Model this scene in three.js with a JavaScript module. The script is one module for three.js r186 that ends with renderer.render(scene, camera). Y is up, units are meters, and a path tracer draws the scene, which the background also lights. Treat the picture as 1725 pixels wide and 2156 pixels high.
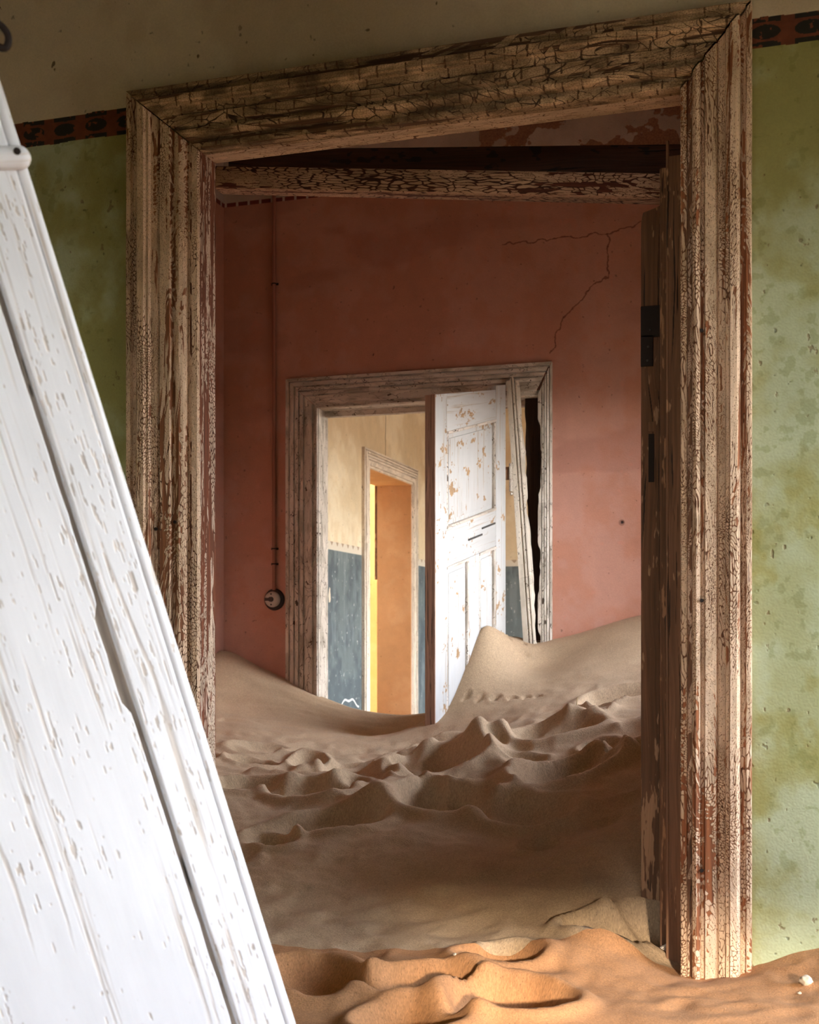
import * as THREE from 'three';
import { RoundedBoxGeometry } from 'three/addons/geometries/RoundedBoxGeometry.js';
import { mergeGeometries, mergeVertices, toCreasedNormals } from 'three/addons/utils/BufferGeometryUtils.js';

// ---------------------------------------------------------------- camera, sky, sun, exposure
const EYE = 1.24, YAW = THREE.MathUtils.degToRad(17.2);
const W = 1725, H = 2156, FOCAL = 2604, HORIZON = 1335;          // pixels of the photograph; the lens is shifted up
const scene = new THREE.Scene();
const camera = new THREE.PerspectiveCamera(2 * THREE.MathUtils.radToDeg(Math.atan(H / 2 / FOCAL)), W / H, 0.05, 200);
camera.position.set(0, EYE, 0);
camera.rotation.set(0, YAW, 0);
camera.setViewOffset(W, H, 0, H / 2 - HORIZON, W, H);
camera.focus = 2.9;
camera.userData.fStop = 9;

const renderer = new THREE.WebGLRenderer({ antialias: true });
renderer.toneMapping = THREE.LinearToneMapping;
renderer.toneMappingExposure = 1.08;
renderer.shadowMap.enabled = true;
renderer.shadowMap.type = THREE.PCFSoftShadowMap;

const SKY_POWER = 29, SUN_POWER = 8.5;
{ // a clear hazy desert sky: pale warm at the horizon, blue overhead, sandy ground glow below
  const w = 256, h = 128, d = new Float32Array(w * h * 4);
  for (let r = 0; r < h; r++) for (let c = 0; c < w; c++) {
    const e = ((r + 0.5) / h - 0.5) * Math.PI, s = Math.max(0, Math.sin(e)), o = (r * w + c) * 4;
    const k = Math.pow(1 - s, 2.2), up = e > 0;
    d[o] = up ? 0.58 + 0.34 * k : 0.16; d[o + 1] = up ? 0.69 + 0.22 * k : 0.13; d[o + 2] = up ? 0.90 - 0.04 * k : 0.10; d[o + 3] = 1;
  }
  const t = new THREE.DataTexture(d, w, h, THREE.RGBAFormat, THREE.FloatType);
  t.mapping = THREE.EquirectangularReflectionMapping; t.magFilter = THREE.LinearFilter; t.needsUpdate = true;
  scene.background = t; scene.backgroundIntensity = SKY_POWER;
}
const sun = new THREE.DirectionalLight(new THREE.Color(1.0, 0.84, 0.64), SUN_POWER);
const SUN_AZ = THREE.MathUtils.degToRad(70), SUN_EL = THREE.MathUtils.degToRad(14);   // azimuth from +x towards +z
sun.position.set(Math.cos(SUN_EL) * Math.cos(SUN_AZ), Math.sin(SUN_EL), Math.cos(SUN_EL) * Math.sin(SUN_AZ)).multiplyScalar(14).add(new THREE.Vector3(-0.8, 1, -3.5));
sun.target.position.set(-0.8, 1, -3.5);
sun.castShadow = true; sun.shadow.radius = 4.5; sun.shadow.mapSize.set(4096, 4096);
Object.assign(sun.shadow.camera, { left: -7, right: 7, top: 5, bottom: -5, near: 1, far: 30 });
sun.name = 'sun';
scene.add(sun, sun.target);

// ---------------------------------------------------------------- helpers: naming
const used = new Map();
const numbered = (n) => { const k = used.get(n) ?? 0; used.set(n, k + 1); return k ? `${n}_${String(k).padStart(3, '0')}` : n; };
const shade = (o) => { o.castShadow = true; o.receiveShadow = true; return o; };
function part(name, geo, mat, parent) {
  const m = shade(new THREE.Mesh(geo, mat));
  m.name = parent === scene ? numbered(name) : name; parent.add(m); return m;
}
function tag(o, label, category, group) { o.userData.label = label; o.userData.category = category; if (group) o.userData.group = group; return o; }
function thing(name, label, category, pos = [0, 0, 0], group) {
  const g = new THREE.Group(); g.name = numbered(name); g.position.set(...pos); scene.add(g); return tag(g, label, category, group);
}
function struct(name, label, geo, mat) {
  const o = geo ? shade(new THREE.Mesh(geo, mat)) : new THREE.Group();
  o.name = numbered(name); o.userData.kind = 'structure'; o.userData.label = label; scene.add(o); return o;
}

// ---------------------------------------------------------------- helpers: noise
const rng = (seed) => () => { seed = (seed + 0x6d2b79f5) | 0; let t = Math.imul(seed ^ (seed >>> 15), 1 | seed); t = (t + Math.imul(t ^ (t >>> 7), 61 | t)) ^ t; return ((t ^ (t >>> 14)) >>> 0) / 4294967296; };
const hash = (x, y, s) => { let h = Math.imul(x, 374761393) + Math.imul(y, 668265263) + Math.imul(s, 974634777); h = Math.imul(h ^ (h >>> 13), 1274126177); h ^= h >>> 16; return (h >>> 0) / 4294967296; };
function vn(x, y, s = 0) {
  const xi = Math.floor(x), yi = Math.floor(y); let a = x - xi, b = y - yi; a = a * a * (3 - 2 * a); b = b * b * (3 - 2 * b);
  const p = hash(xi, yi, s), q = hash(xi + 1, yi, s), r = hash(xi, yi + 1, s), t = hash(xi + 1, yi + 1, s);
  return p + (q - p) * a + (r - p) * b + (p - q - r + t) * a * b;
}
function fbm(x, y, n, s = 0) { let v = 0, a = 0.5, t = 0; for (let i = 0; i < n; i++) { v += a * vn(x, y, s + i * 17); t += a; x *= 2.03; y *= 2.03; a *= 0.5; } return v / t; }
function worley(x, y, s, jit = 0.9) { // [F2 - F1, id]
  const xi = Math.floor(x), yi = Math.floor(y); let d1 = 9, d2 = 9, id = 0;
  for (let j = -1; j < 2; j++) for (let i = -1; i < 2; i++) {
    const cx = xi + i, cy = yi + j, h1 = hash(cx, cy, s), dx = i + 0.5 + (h1 - 0.5) * jit - (x - xi), dy = j + 0.5 + (hash(cx, cy, s + 1) - 0.5) * jit - (y - yi), d = dx * dx + dy * dy;
    if (d < d1) { d2 = d1; d1 = d; id = h1; } else if (d < d2) d2 = d;
  }
  return [Math.sqrt(d2) - Math.sqrt(d1), id];
}
const mix = (a, b, t) => a + (b - a) * t, clamp = (x, a = 0, b = 1) => Math.min(b, Math.max(a, x)), ss = (a, b, x) => { const t = clamp((x - a) / (b - a)); return t * t * (3 - 2 * t); };
const mix3 = (a, b, t) => [mix(a[0], b[0], t), mix(a[1], b[1], t), mix(a[2], b[2], t)];

// ---------------------------------------------------------------- helpers: textures.  fn(u, v) in metres -> [r, g, b (sRGB 0..255), height 0..1]
function bake(pw, ph, w, h, fn, wrap = true, u0 = 0, v0 = 0) {
  const c = new Uint8Array(pw * ph * 4), b = new Uint8Array(pw * ph * 4);
  for (let y = 0; y < ph; y++) for (let x = 0; x < pw; x++) {
    const p = fn(u0 + (x + 0.5) / pw * w, v0 + (y + 0.5) / ph * h), o = (y * pw + x) * 4, q = clamp(p[3]) * 255;
    c[o] = clamp(p[0], 0, 255); c[o + 1] = clamp(p[1], 0, 255); c[o + 2] = clamp(p[2], 0, 255); c[o + 3] = 255;
    b[o] = b[o + 1] = b[o + 2] = q; b[o + 3] = 255;
  }
  const make = (d, cs) => {
    const t = new THREE.DataTexture(d, pw, ph, THREE.RGBAFormat); t.magFilter = THREE.LinearFilter; t.minFilter = THREE.LinearMipmapLinearFilter; t.generateMipmaps = true;
    t.wrapS = t.wrapT = wrap ? THREE.RepeatWrapping : THREE.ClampToEdgeWrapping; t.colorSpace = cs; t.repeat.set(1 / w, 1 / h); t.needsUpdate = true; return t;
  };
  return { map: make(c, THREE.SRGBColorSpace), bump: make(b, THREE.NoColorSpace) };
}
function matOf(t, bumpScale, roughness = 0.9, extra = {}) {
  return new THREE.MeshStandardMaterial({ map: t.map, bumpMap: t.bump, bumpScale, roughness, metalness: 0, ...extra });
}
const bakeAt = (pw, ph, w, h, u, v, fn) => { const t = bake(pw, ph, w, h, fn, false, u, v); for (const k of ['map', 'bump']) { t[k].offset.set(-u * t[k].repeat.x, -v * t[k].repeat.y); } return t; };  // texture whose lower left corner lies at (u, v) metres

// cracked, flaking oil paint over brown wood; u across the board, v along the grain
function crackle({ seed, cu = 0.0085, cv = 0.013, paint = [222, 194, 166], wood = [140, 90, 60], crack = 0.085, loss = 0.42, lossU = 26, lossV = 2.2, dirt = 0.25, warp = 0.5, grey = 0, fine = 0, blocks = 0 }) {
  return (u, v) => {
    const wx = (fbm(u * 60, v * 45, 2, seed + 3) - 0.5) * warp, wy = (fbm(u * 60, v * 45, 2, seed + 9) - 0.5) * warp;
    const big = fbm(u * 9, v * 2.6, 3, seed + 20);
    const k = 0.75 + 0.5 * big;                                       // cell size wanders
    const [e, id] = worley(u / (cu * k) + wx * 1.6, v / (cv * k) + wy * 1.6, seed);
    const cw = crack * (0.25 + 2.1 * ss(0.3, 0.7, fbm(u * 22, v * 4.5, 3, seed + 40)));
    const streak = fbm(u * lossU * 3.2, v * lossV * 2.2, 4, seed + 60) * 0.6 + fbm(u * lossU, v * lossV, 3, seed + 80) * 0.55;
    const gone = ss(0, 0.035, loss + 0.18 * (id - 0.5) - (1.08 - streak));
    const cr = 1 - ss(cw * 0.55, cw, e);
    const fe = fine ? 1 - ss(0.05, 0.16, worley(u / 0.0042 + wx, v / 0.006 + wy, seed + 2)[0]) : 0;
    let bl = 0;
    if (blocks) { const band = Math.floor(u / 0.026 + 0.4 * fbm(v * 3, 1, 2, seed)), q = v / 0.042 + hash(band, 3, seed) * 7, i0 = Math.round(q), at = i0 + 0.55 * (hash(i0, band, seed + 8) - 0.5), dd = Math.abs(q - at) * 0.042 + 0.004 * (fbm(u * 160, v * 160, 3, seed) - 0.5);
      bl = (hash(i0, band, seed + 4) < blocks ? 1 : 0) * (1 - ss(0.0007, 0.0022, Math.abs(dd))); }
    const bare = Math.max(cr, gone, bl, fe * fine);
    const grain = fbm(u * 420, v * 9, 3, seed + 100), speck = vn(u * 900, v * 900, seed + 120);
    const wd = [wood[0] * (0.62 + 0.6 * grain), wood[1] * (0.58 + 0.66 * grain), wood[2] * (0.55 + 0.7 * grain)];
    const dk = cr * (1 - gone) * 0.3;
    const w2 = [wd[0] * (1 - dk), wd[1] * (1 - dk), wd[2] * (1 - dk)];
    const soil = dirt * ss(0.42, 0.75, fbm(u * 40, v * 14, 4, seed + 140)) + grey * ss(0.35, 0.6, fbm(u * 30, v * 20, 4, seed + 160)) * (0.5 + 0.5 * vn(u * 500, v * 500, seed + 7));
    const pm = (0.93 + 0.1 * id + 0.05 * (speck - 0.5)) * (1 - 0.45 * soil);
    const pt = [paint[0] * pm, paint[1] * pm * (1 - 0.03 * soil), paint[2] * pm * (1 - 0.10 * soil)];
    const col = mix3(pt, w2, bare);
    return [col[0], col[1], col[2], mix(0.72 + 0.22 * ss(0, 0.45, e) * id + 0.04 * speck, 0.12 + 0.3 * grain, bare)];
  };
}
// old white gloss on planks: long hair cracks and worn grain along v
function grainPaint({ seed, paint = [230, 232, 235], under = [184, 172, 158], amount = 0.5, top = 0 }) {
  return (u, v) => {
    const wob = (fbm(u * 8, v * 3, 3, seed) - 0.5) * 0.02, g = fbm((u + wob) * 230, v * 6, 4, seed + 5), g2 = fbm((u + wob) * 95, v * 2.6, 4, seed + 11), area = fbm(u * 9, v * 2.2, 3, seed + 30);
    const line = ss(0.625 - 0.05 * amount - top * 0.05 * ss(0.9, 1.5, v), 0.75, g * 0.55 + g2 * 0.5 + (area - 0.5) * 0.22);
    const chips = amount * ss(0.70, 0.75, fbm(u * 330, v * 42, 4, seed + 50) + (area - 0.5) * 0.45);
    const k = clamp(line * 0.75 + chips), m = 0.97 + 0.05 * (fbm(u * 50, v * 12, 3, seed + 77) - 0.5);
    const ud = 0.8 + 0.4 * vn(u * 700, v * 40, seed + 90), col = mix3(paint.map((x) => x * m), under.map((x) => x * ud), k * (0.55 + 0.45 * g));
    return [...col, 0.8 - 0.6 * k + 0.1 * g];
  };
}
function rawWood({ seed, base = [96, 60, 40], paintLeft = 0, paint = [170, 130, 100], foot = 0 }) {
  return (u, v) => {
    const wob = (fbm(u * 12, v * 3, 3, seed) - 0.5) * 0.03, g = fbm((u + wob) * 380, v * 8, 4, seed + 3), g2 = fbm((u + wob) * 70, v * 1.6, 3, seed + 9);
    const m = 0.55 + 0.65 * g * 0.6 + 0.5 * g2 * 0.6, crack = ss(0.70, 0.76, fbm((u + wob) * 260, v * 5, 3, seed + 40));
    let col = base.map((x) => x * m * (1 - 0.6 * crack)), h = 0.4 + 0.5 * g - 0.35 * crack;
    if (paintLeft) { const k = ss(0, 0.05, fbm(u * 70, v * 16, 5, seed + 60) * 0.7 + fbm(u * 300, v * 40, 2, seed + 70) * 0.3 - (1 - paintLeft) + foot * (0.16 * ss(0.62, 0.40, v) + 0.2 * ss(0.36, 0.30, v))); col = mix3(col, paint.map((x) => x * (0.9 + 0.15 * g)), k); h += 0.3 * k; }
    return [...col, h];
  };
}
function plaster(base, tint, seed, rough = 1) {   // mottled lime wash with trowel marks, pits and scuffs
  return (u, v) => {
    const a = fbm(u * 3.1, v * 2.7, 5, seed), b = fbm(u * 17, v * 15, 4, seed + 30), s = vn(u * 420, v * 420, seed + 60), pit = ss(0.83, 0.88, fbm(u * 65, v * 60, 3, seed + 70));
    const k = ss(0.36, 0.64, a + (b - 0.5) * 0.5), col = mix3(base, tint, k).map((x) => x * (0.95 + 0.1 * b + 0.05 * (s - 0.5)) * (1 - 0.22 * pit * rough));
    return [...col, 0.5 + 0.35 * (b - 0.5) + 0.12 * (s - 0.5) + 0.4 * (a - 0.5) - 0.4 * pit];
  };
}

// ---------------------------------------------------------------- helpers: geometry
// box between two corners with bevelled edges; uv in metres, v along the longest side
function slab(x0, x1, y0, y1, z0, z1, bevel = 0.003, up = false) {
  const w = x1 - x0, h = y1 - y0, d = z1 - z0, r = Math.min(bevel, w / 2.01, h / 2.01, d / 2.01);
  const g = r > 0 ? new RoundedBoxGeometry(w, h, d, 1, r) : new THREE.BoxGeometry(w, h, d);
  g.translate((x0 + x1) / 2, (y0 + y1) / 2, (z0 + z1) / 2);
  return metricUV(g, up);
}
function metricUV(g, longY) {
  const gg = g.index ? g.toNonIndexed() : g, p = gg.attributes.position, n = p.count, uv = new Float32Array(n * 2), a = new THREE.Vector3(), b = new THREE.Vector3(), c = new THREE.Vector3(), N = new THREE.Vector3();
  gg.computeBoundingBox(); const s = gg.boundingBox.getSize(new THREE.Vector3()), along = longY || s.y >= s.x && s.y >= s.z ? 1 : s.x >= s.z ? 0 : 2;
  for (let i = 0; i < n; i += 3) {
    a.fromBufferAttribute(p, i); b.fromBufferAttribute(p, i + 1); c.fromBufferAttribute(p, i + 2);
    N.crossVectors(b.clone().sub(a), c.clone().sub(a)); const ax = [Math.abs(N.x), Math.abs(N.y), Math.abs(N.z)], m = ax.indexOf(Math.max(...ax));
    const axes = [0, 1, 2].filter((k) => k !== m), va = axes.includes(along) ? along : axes[1], ua = axes.find((k) => k !== va);
    for (let j = 0; j < 3; j++) { uv[(i + j) * 2] = p.getComponent(i + j, ua) + (m === ua ? 0 : 0.013 * m); uv[(i + j) * 2 + 1] = p.getComponent(i + j, va); }
  }
  gg.setAttribute('uv', new THREE.BufferAttribute(uv, 2)); return gg;
}
// a wall in the plane z (or x) with rectangular holes, real thickness; uv in metres
function wallZ(x0, x1, y0, y1, zFace, thick, holes = []) {
  const s = new THREE.Shape([new THREE.Vector2(x0, y0), new THREE.Vector2(x1, y0), new THREE.Vector2(x1, y1), new THREE.Vector2(x0, y1)]);
  for (const [a, b, c, d] of holes) s.holes.push(new THREE.Path([new THREE.Vector2(a, c), new THREE.Vector2(a, d), new THREE.Vector2(b, d), new THREE.Vector2(b, c)]));
  const g = new THREE.ExtrudeGeometry(s, { depth: thick, bevelEnabled: false }); g.translate(0, 0, zFace - thick); return g;
}
function wallX(z0, z1, y0, y1, xFace, thick, holes = []) {   // room side faces +x when thick > 0 lies behind it
  const g = wallZ(z0, z1, y0, y1, 0, Math.abs(thick), holes); const m = new THREE.Matrix4();
  // local x -> world z, local z -> world x
  m.set(0, 0, 1, thick > 0 ? xFace + thick : xFace, 0, 1, 0, 0, 1, 0, 0, 0, 0, 0, 0, 1); g.applyMatrix4(m);
  const ix = g.index; const p = g.attributes; // mirrored: flip the winding
  const flip = (arr, k) => { for (let i = 0; i < arr.length; i += 3 * k) for (let c = 0; c < k; c++) { const t = arr[i + k + c]; arr[i + k + c] = arr[i + 2 * k + c]; arr[i + 2 * k + c] = t; } };
  if (ix) flip(ix.array, 1); else { flip(p.position.array, 3); flip(p.uv.array, 2); }
  g.computeVertexNormals(); return g;
}
// one mitred member of a moulded door casing. rect = {xl, xr, top, bottom} outer; inner likewise; profile [t, depth]
function casing(side, outer, inner, profile, zFace, seed, opts = {}) {
  const n = opts.steps ?? 90, pos = [], uv = [], idx = [], gap = 0.0014; let cum = [0];
  const wid = side === 'head' ? outer.top - inner.top : Math.abs(outer[side] - inner[side]);
  for (let i = 1; i < profile.length; i++) cum.push(cum[i - 1] + Math.hypot((profile[i][0] - profile[i - 1][0]) * wid, profile[i][1] - profile[i - 1][1]));
  for (let j = 0; j <= n; j++) for (let i = 0; i < profile.length; i++) {
    const [t, d] = profile[i], s = j / n; let x, y;
    if (side === 'head') { const a = mix(outer.xl, inner.xl, t) + gap, b = mix(outer.xr, inner.xr, t) - gap; x = mix(a, b, s); y = mix(outer.top, inner.top, t); }
    else { x = mix(outer[side], inner[side], t); y = mix(outer.bottom, mix(outer.top, inner.top, t) - gap, s); }
    const along = side === 'head' ? x : y;
    const wob = (fbm(along * 30, i * 3.7, 3, seed) - 0.5) * 0.0022 * (d > 0.001 ? 1 : 0), wob2 = (fbm(along * 3, i * 0.02, 2, seed + 5) - 0.5) * 0.003;
    if (opts.shape) [x, y] = opts.shape(x, y, t, along);
    pos.push(x + (side === 'head' ? 0 : wob2 * 0.4), y + (side === 'head' ? wob2 * 0.4 : 0), zFace + d + (d > 0.001 ? wob : 0));
    uv.push(cum[i], along);
  }
  const m = profile.length, flip = side === 'xl' ? false : side === 'xr' ? true : true;
  for (let j = 0; j < n; j++) for (let i = 0; i < m - 1; i++) {
    const a = j * m + i, b = a + 1, c = a + m, d = c + 1;
    if (side === 'xl') idx.push(a, b, c, b, d, c); else if (side === 'xr') idx.push(a, c, b, b, c, d); else idx.push(a, b, c, b, d, c);
  }
  const g = new THREE.BufferGeometry(); g.setAttribute('position', new THREE.Float32BufferAttribute(pos, 3)); g.setAttribute('uv', new THREE.Float32BufferAttribute(uv, 2)); g.setIndex(idx);
  return toCreasedNormals(g, 0.6);
}
const bar = (a, b, r, seg = 8) => new THREE.TubeGeometry(new THREE.LineCurve3(new THREE.Vector3(...a), new THREE.Vector3(...b)), 1, r, seg, false);

// ================================================================ materials
const woodPaintV = matOf(bake(320, 2048, 0.25, 2.4, crackle({ seed: 11, loss: 0.37, cu: 0.0065, cv: 0.011 })), 0.0016, 0.78);
const woodPaintV2 = matOf(bake(320, 2048, 0.25, 2.4, crackle({ seed: 57, loss: 0.40, cu: 0.007, cv: 0.0095, wood: [150, 92, 56] })), 0.0016, 0.78);
const woodPaintH = matOf(bake(320, 1800, 0.25, 2.0, crackle({ seed: 93, loss: 0.37, cu: 0.030, cv: 0.034, crack: 0.03, warp: 0.12, fine: 0.45, blocks: 0.7, dirt: 0.6, grey: 0.7, lossU: 34, lossV: 2.2, wood: [98, 70, 48], paint: [216, 184, 148] })), 0.002, 0.82);
const woodBar = matOf(bake(256, 1400, 0.2, 1.4, crackle({ seed: 131, loss: 0.34, cu: 0.0055, cv: 0.026, crack: 0.13, wood: [92, 44, 30], paint: [196, 160, 134] })), 0.0014, 0.8);
const reveal = matOf(bake(200, 2048, 0.2, 2.4, crackle({ seed: 171, loss: 0.52, lossU: 40, lossV: 3, cu: 0.006, cv: 0.02, crack: 0.1, wood: [116, 66, 42], paint: [212, 192, 172] })), 0.001, 0.8);
const farTrim = matOf(bake(256, 1400, 0.25, 1.8, crackle({ seed: 211, loss: 0.12, cu: 0.03, cv: 0.10, crack: 0.02, dirt: 0.4, wood: [110, 84, 62], paint: [214, 202, 188] })), 0.0008, 0.75);
const paleTrim = matOf(bake(200, 1000, 0.25, 1.8, crackle({ seed: 231, loss: 0.10, cu: 0.04, cv: 0.3, crack: 0.008, dirt: 0.2, wood: [140, 116, 90], paint: [226, 214, 196] })), 0.0006, 0.7);
const soffit = matOf(bake(128, 1200, 0.15, 1.4, crackle({ seed: 251, loss: 0.24, cu: 0.01, cv: 0.05, crack: 0.03, dirt: 0.3, paint: [214, 186, 158] })), 0.0008, 0.8);
const whiteBoard = matOf(bake(700, 2000, 0.9, 2.6, grainPaint({ seed: 301, amount: 0.9, top: 1 })), 0.0012, 0.62);
const whiteLeafTex = matOf(bake(512, 1300, 0.7, 1.8, (u, v) => {
  const seed = 351, base = grainPaint({ seed, paint: [198, 197, 194], under: [170, 152, 130], amount: 0.0 })(u, v);
  const p = fbm(u * 24, v * 18, 5, seed + 9) * 0.65 + fbm(u * 110, v * 95, 3, seed + 13) * 0.35;
  const e = (x, y, a, b) => Math.exp(-(((u - x) / a) ** 2) - (((v - y) / b) ** 2));
  const q = p + 0.25 * e(0.15, 1.34, 0.035, 0.10) + 0.16 * e(0.2, 1.575, 0.16, 0.018) + 0.2 * e(0.12, 1.50, 0.05, 0.03) + 0.13 * e(0.13, 1.20, 0.05, 0.03) + 0.12 * e(0.12, 1.10, 0.06, 0.05) + 0.08 * e(0.42, 1.45, 0.05, 0.1);
  const k = ss(0.655, 0.68, q), b = 0.85 + 0.3 * vn(u * 300, v * 30, 4);
  return [...mix3(base.slice(0, 3), [158 * b, 122 * b, 82 * b], k * 0.9), base[3] * (1 - 0.6 * k)];
}), 0.001, 0.6);
const leafEdge = matOf(bake(128, 1400, 0.12, 1.8, rawWood({ seed: 401, base: [182, 144, 120] })), 0.001, 0.85);
const brownWood = matOf(bake(128, 1600, 0.12, 1.8, rawWood({ seed: 431, base: [124, 86, 60], paintLeft: 0.42, paint: [172, 128, 92] })), 0.0014, 0.82);
const leafBrown = matOf(bake(128, 1600, 0.12, 1.9, rawWood({ seed: 433, base: [124, 86, 60], paintLeft: 0.38, paint: [178, 138, 104], foot: 1 })), 0.0014, 0.82);
const postWood = matOf(bake(128, 1600, 0.12, 1.8, rawWood({ seed: 461, base: [140, 100, 72], paintLeft: 0.30, paint: [190, 150, 112] })), 0.001, 0.8);
const darkWood = matOf(bake(200, 1200, 0.2, 1.4, (u, v) => { const c = rawWood({ seed: 491, base: [84, 52, 38] })(u, v), k = ss(0.66, 0.72, fbm(u * 60, v * 30, 3, 77)); return [...mix3(c.slice(0, 3), [26, 22, 24], k * 0.8), c[3]]; }), 0.001, 0.85);
const rotWood = matOf(bake(128, 1000, 0.2, 1.4, rawWood({ seed: 521, base: [58, 40, 30] })), 0.002, 0.95);
const grooveWood = matOf(bake(64, 1200, 0.12, 2.4, rawWood({ seed: 561, base: [196, 182, 166] })), 0.0008, 0.9);
const iron = new THREE.MeshStandardMaterial({ color: 0x2a211d, roughness: 0.7, metalness: 0.5 });
const nailIron = new THREE.MeshStandardMaterial({ color: 0x4a4744, roughness: 0.65, metalness: 0.4 });
const porcelain = new THREE.MeshStandardMaterial({ color: 0xb8aca0, roughness: 0.35 });
const bakelite = new THREE.MeshStandardMaterial({ color: 0x2b1d18, roughness: 0.4 });
const conduit = new THREE.MeshStandardMaterial({ color: 0x96604e, roughness: 0.7 });
const straw = new THREE.MeshStandardMaterial({ color: 0xb9a077, roughness: 0.9 });
const chipWhite = matOf(bake(64, 64, 0.05, 0.05, plaster([226, 214, 196], [206, 190, 168], 5)), 0.001, 0.9);

const TOP = 3.6;
// green room wall with white upper part and stencilled frieze (print) between y 2.322 and 2.378
const green = plaster([148, 146, 90], [166, 174, 142], 601), whiteTop = plaster([204, 192, 168], [186, 172, 148], 631);
function greenWall(u, v) {
  const s0 = 2.322 + (fbm(u * 20, 1, 2, 4) - 0.5) * 0.004, s1 = 2.378 + (fbm(u * 20, 5, 2, 4) - 0.5) * 0.004;
  if (v > s1) { const p = whiteTop(u, v), k = ss(0.83, 0.86, fbm(u * 34, v * 30, 4, 645)); return [...mix3(p.slice(0, 3), [112, 98, 78], k), p[3] - 0.3 * k]; }
  const p = green(u, v);
  if (v > s0) {  // red-brown band with dark lozenges, ticks above and below
    const f = (v - s0) / (s1 - s0), wear = fbm(u * 90, v * 90, 3, 650), cell = 0.078, c = ((u + 5) / cell) % 1;
    let col = [118, 62, 38]; const dark = [36, 34, 26];
    const loz = Math.hypot((c - 0.5) / 0.34, (f - 0.5) / 0.24) < 1, tick = (f < 0.17 || f > 0.83) && Math.abs(c - 0.5) < 0.34;
    if ((loz || tick) && wear < 0.66) col = dark;
    const q = 0.9 + 0.25 * (wear - 0.5); return [...col.map((x) => x * q), p[3]];
  }
  const chalk = ss(0.56, 0.66, fbm(u * 2.2, v * 1.6, 6, 660) + (fbm(u * 30, v * 26, 3, 662) - 0.5) * 0.3), scuff = ss(0.78, 0.82, fbm(u * 70, v * 50, 5, 670)), moss = ss(0.70, 0.78, fbm(u * 55, v * 50, 4, 680) + (fbm(u * 3, v * 3, 2, 690) - 0.5) * 0.35);
  let col = mix3(p.slice(0, 3), [168, 178, 148], chalk * 0.5); col = mix3(col, [92, 62, 40], scuff * 0.35); col = mix3(col, [86, 96, 44], moss * 0.2);
  return [...col, p[3] - 0.4 * scuff];
}
const greenPlaster = matOf(bakeAt(1400, 1650, 2.05, 2.4, -1.95, 0.4, greenWall), 0.004, 0.92);
greenPlaster.map.wrapS = greenPlaster.bumpMap.wrapS = THREE.MirroredRepeatWrapping;
const greenPlain = matOf(bake(700, 900, 2.0, 2.6, plaster([142, 140, 88], [164, 162, 122], 605)), 0.004, 0.92);
const creamPlain = matOf(bake(512, 512, 1.6, 1.6, plaster([196, 184, 160], [178, 164, 140], 607)), 0.003, 0.95);

// red room: brick-red lime wash below y 3.225, dashed line, peeling white above
const redA = plaster([190, 138, 120], [180, 124, 102], 701), redWhite = plaster([196, 178, 166], [176, 158, 146], 711);
const seg = (u, v, a, b) => { const dx = b[0] - a[0], dy = b[1] - a[1], t = clamp(((u - a[0]) * dx + (v - a[1]) * dy) / (dx * dx + dy * dy)); return Math.hypot(u - a[0] - t * dx, v - a[1] - t * dy); };
const CRACKS = [[[-0.4, 3.0], [-0.614, 2.959], [-0.743, 2.931], [-0.986, 2.924], [-1.2, 2.93]], [[-0.743, 2.931], [-0.737, 2.871], [-0.743, 2.751], [-0.823, 2.698], [-0.924, 2.595], [-0.986, 2.437]]];
function redWall(u, v) {
  const ju = u + (fbm(u * 30, v * 30, 3, 720) - 0.5) * 0.03, jv = v + (fbm(u * 30, v * 30, 3, 730) - 0.5) * 0.03;
  if (v > 3.218) {
    const dash = v < 3.236 && ((u + 9) / 0.058) % 1 < 0.8;
    const p = redWhite(u, v), peel = ss(0.5, 0.515, fbm(u * 9, v * 11, 6, 740) + (u > -1.3 ? 0.03 : -0.3)), sp = vn(u * 260, v * 260, 741);
    const bare = [128 + 40 * sp, 92 + 30 * sp, 74 + 24 * sp];
    return dash ? [110, 48, 40, p[3]] : [...mix3(p.slice(0, 3), bare, peel), p[3] * (1 - 0.5 * peel)];
  }
  const p = redA(u, v); let col = p.slice(0, 3), h = p[3];
  for (const line of CRACKS) for (let i = 0; i < line.length - 1; i++) { const d = seg(ju, jv, line[i], line[i + 1]); if (d < 0.0026) { col = mix3(col, [84, 40, 30], 0.5); h = 0.2; } }
  const hole = Math.hypot(u + 0.683, v - 1.709); if (hole < 0.013) { const ring = hole > 0.006; col = ring ? [150, 105, 90] : [48, 28, 24]; h = ring ? 0.9 : 0; }
  const chips = ss(0.76, 0.79, fbm(u * 26, v * 24, 5, 750)); col = mix3(col, [196, 132, 112], chips * 0.5);
  const soot = ss(0.60, 0.72, fbm(u * 1.7, v * 5, 5, 760)); col = mix3(col, [120, 66, 52], soot * 0.15);
  return [...col, h];
}
const redPlaster = matOf(bakeAt(1150, 1500, 2.3, 3.0, -2.6, 0.65, redWall), 0.004, 0.92);
const redSide = matOf(bakeAt(700, 900, 2.9, 3.0, -5.3, 0.65, (u, v) => redWall(u - 3.4, v)), 0.003, 0.92);

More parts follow.
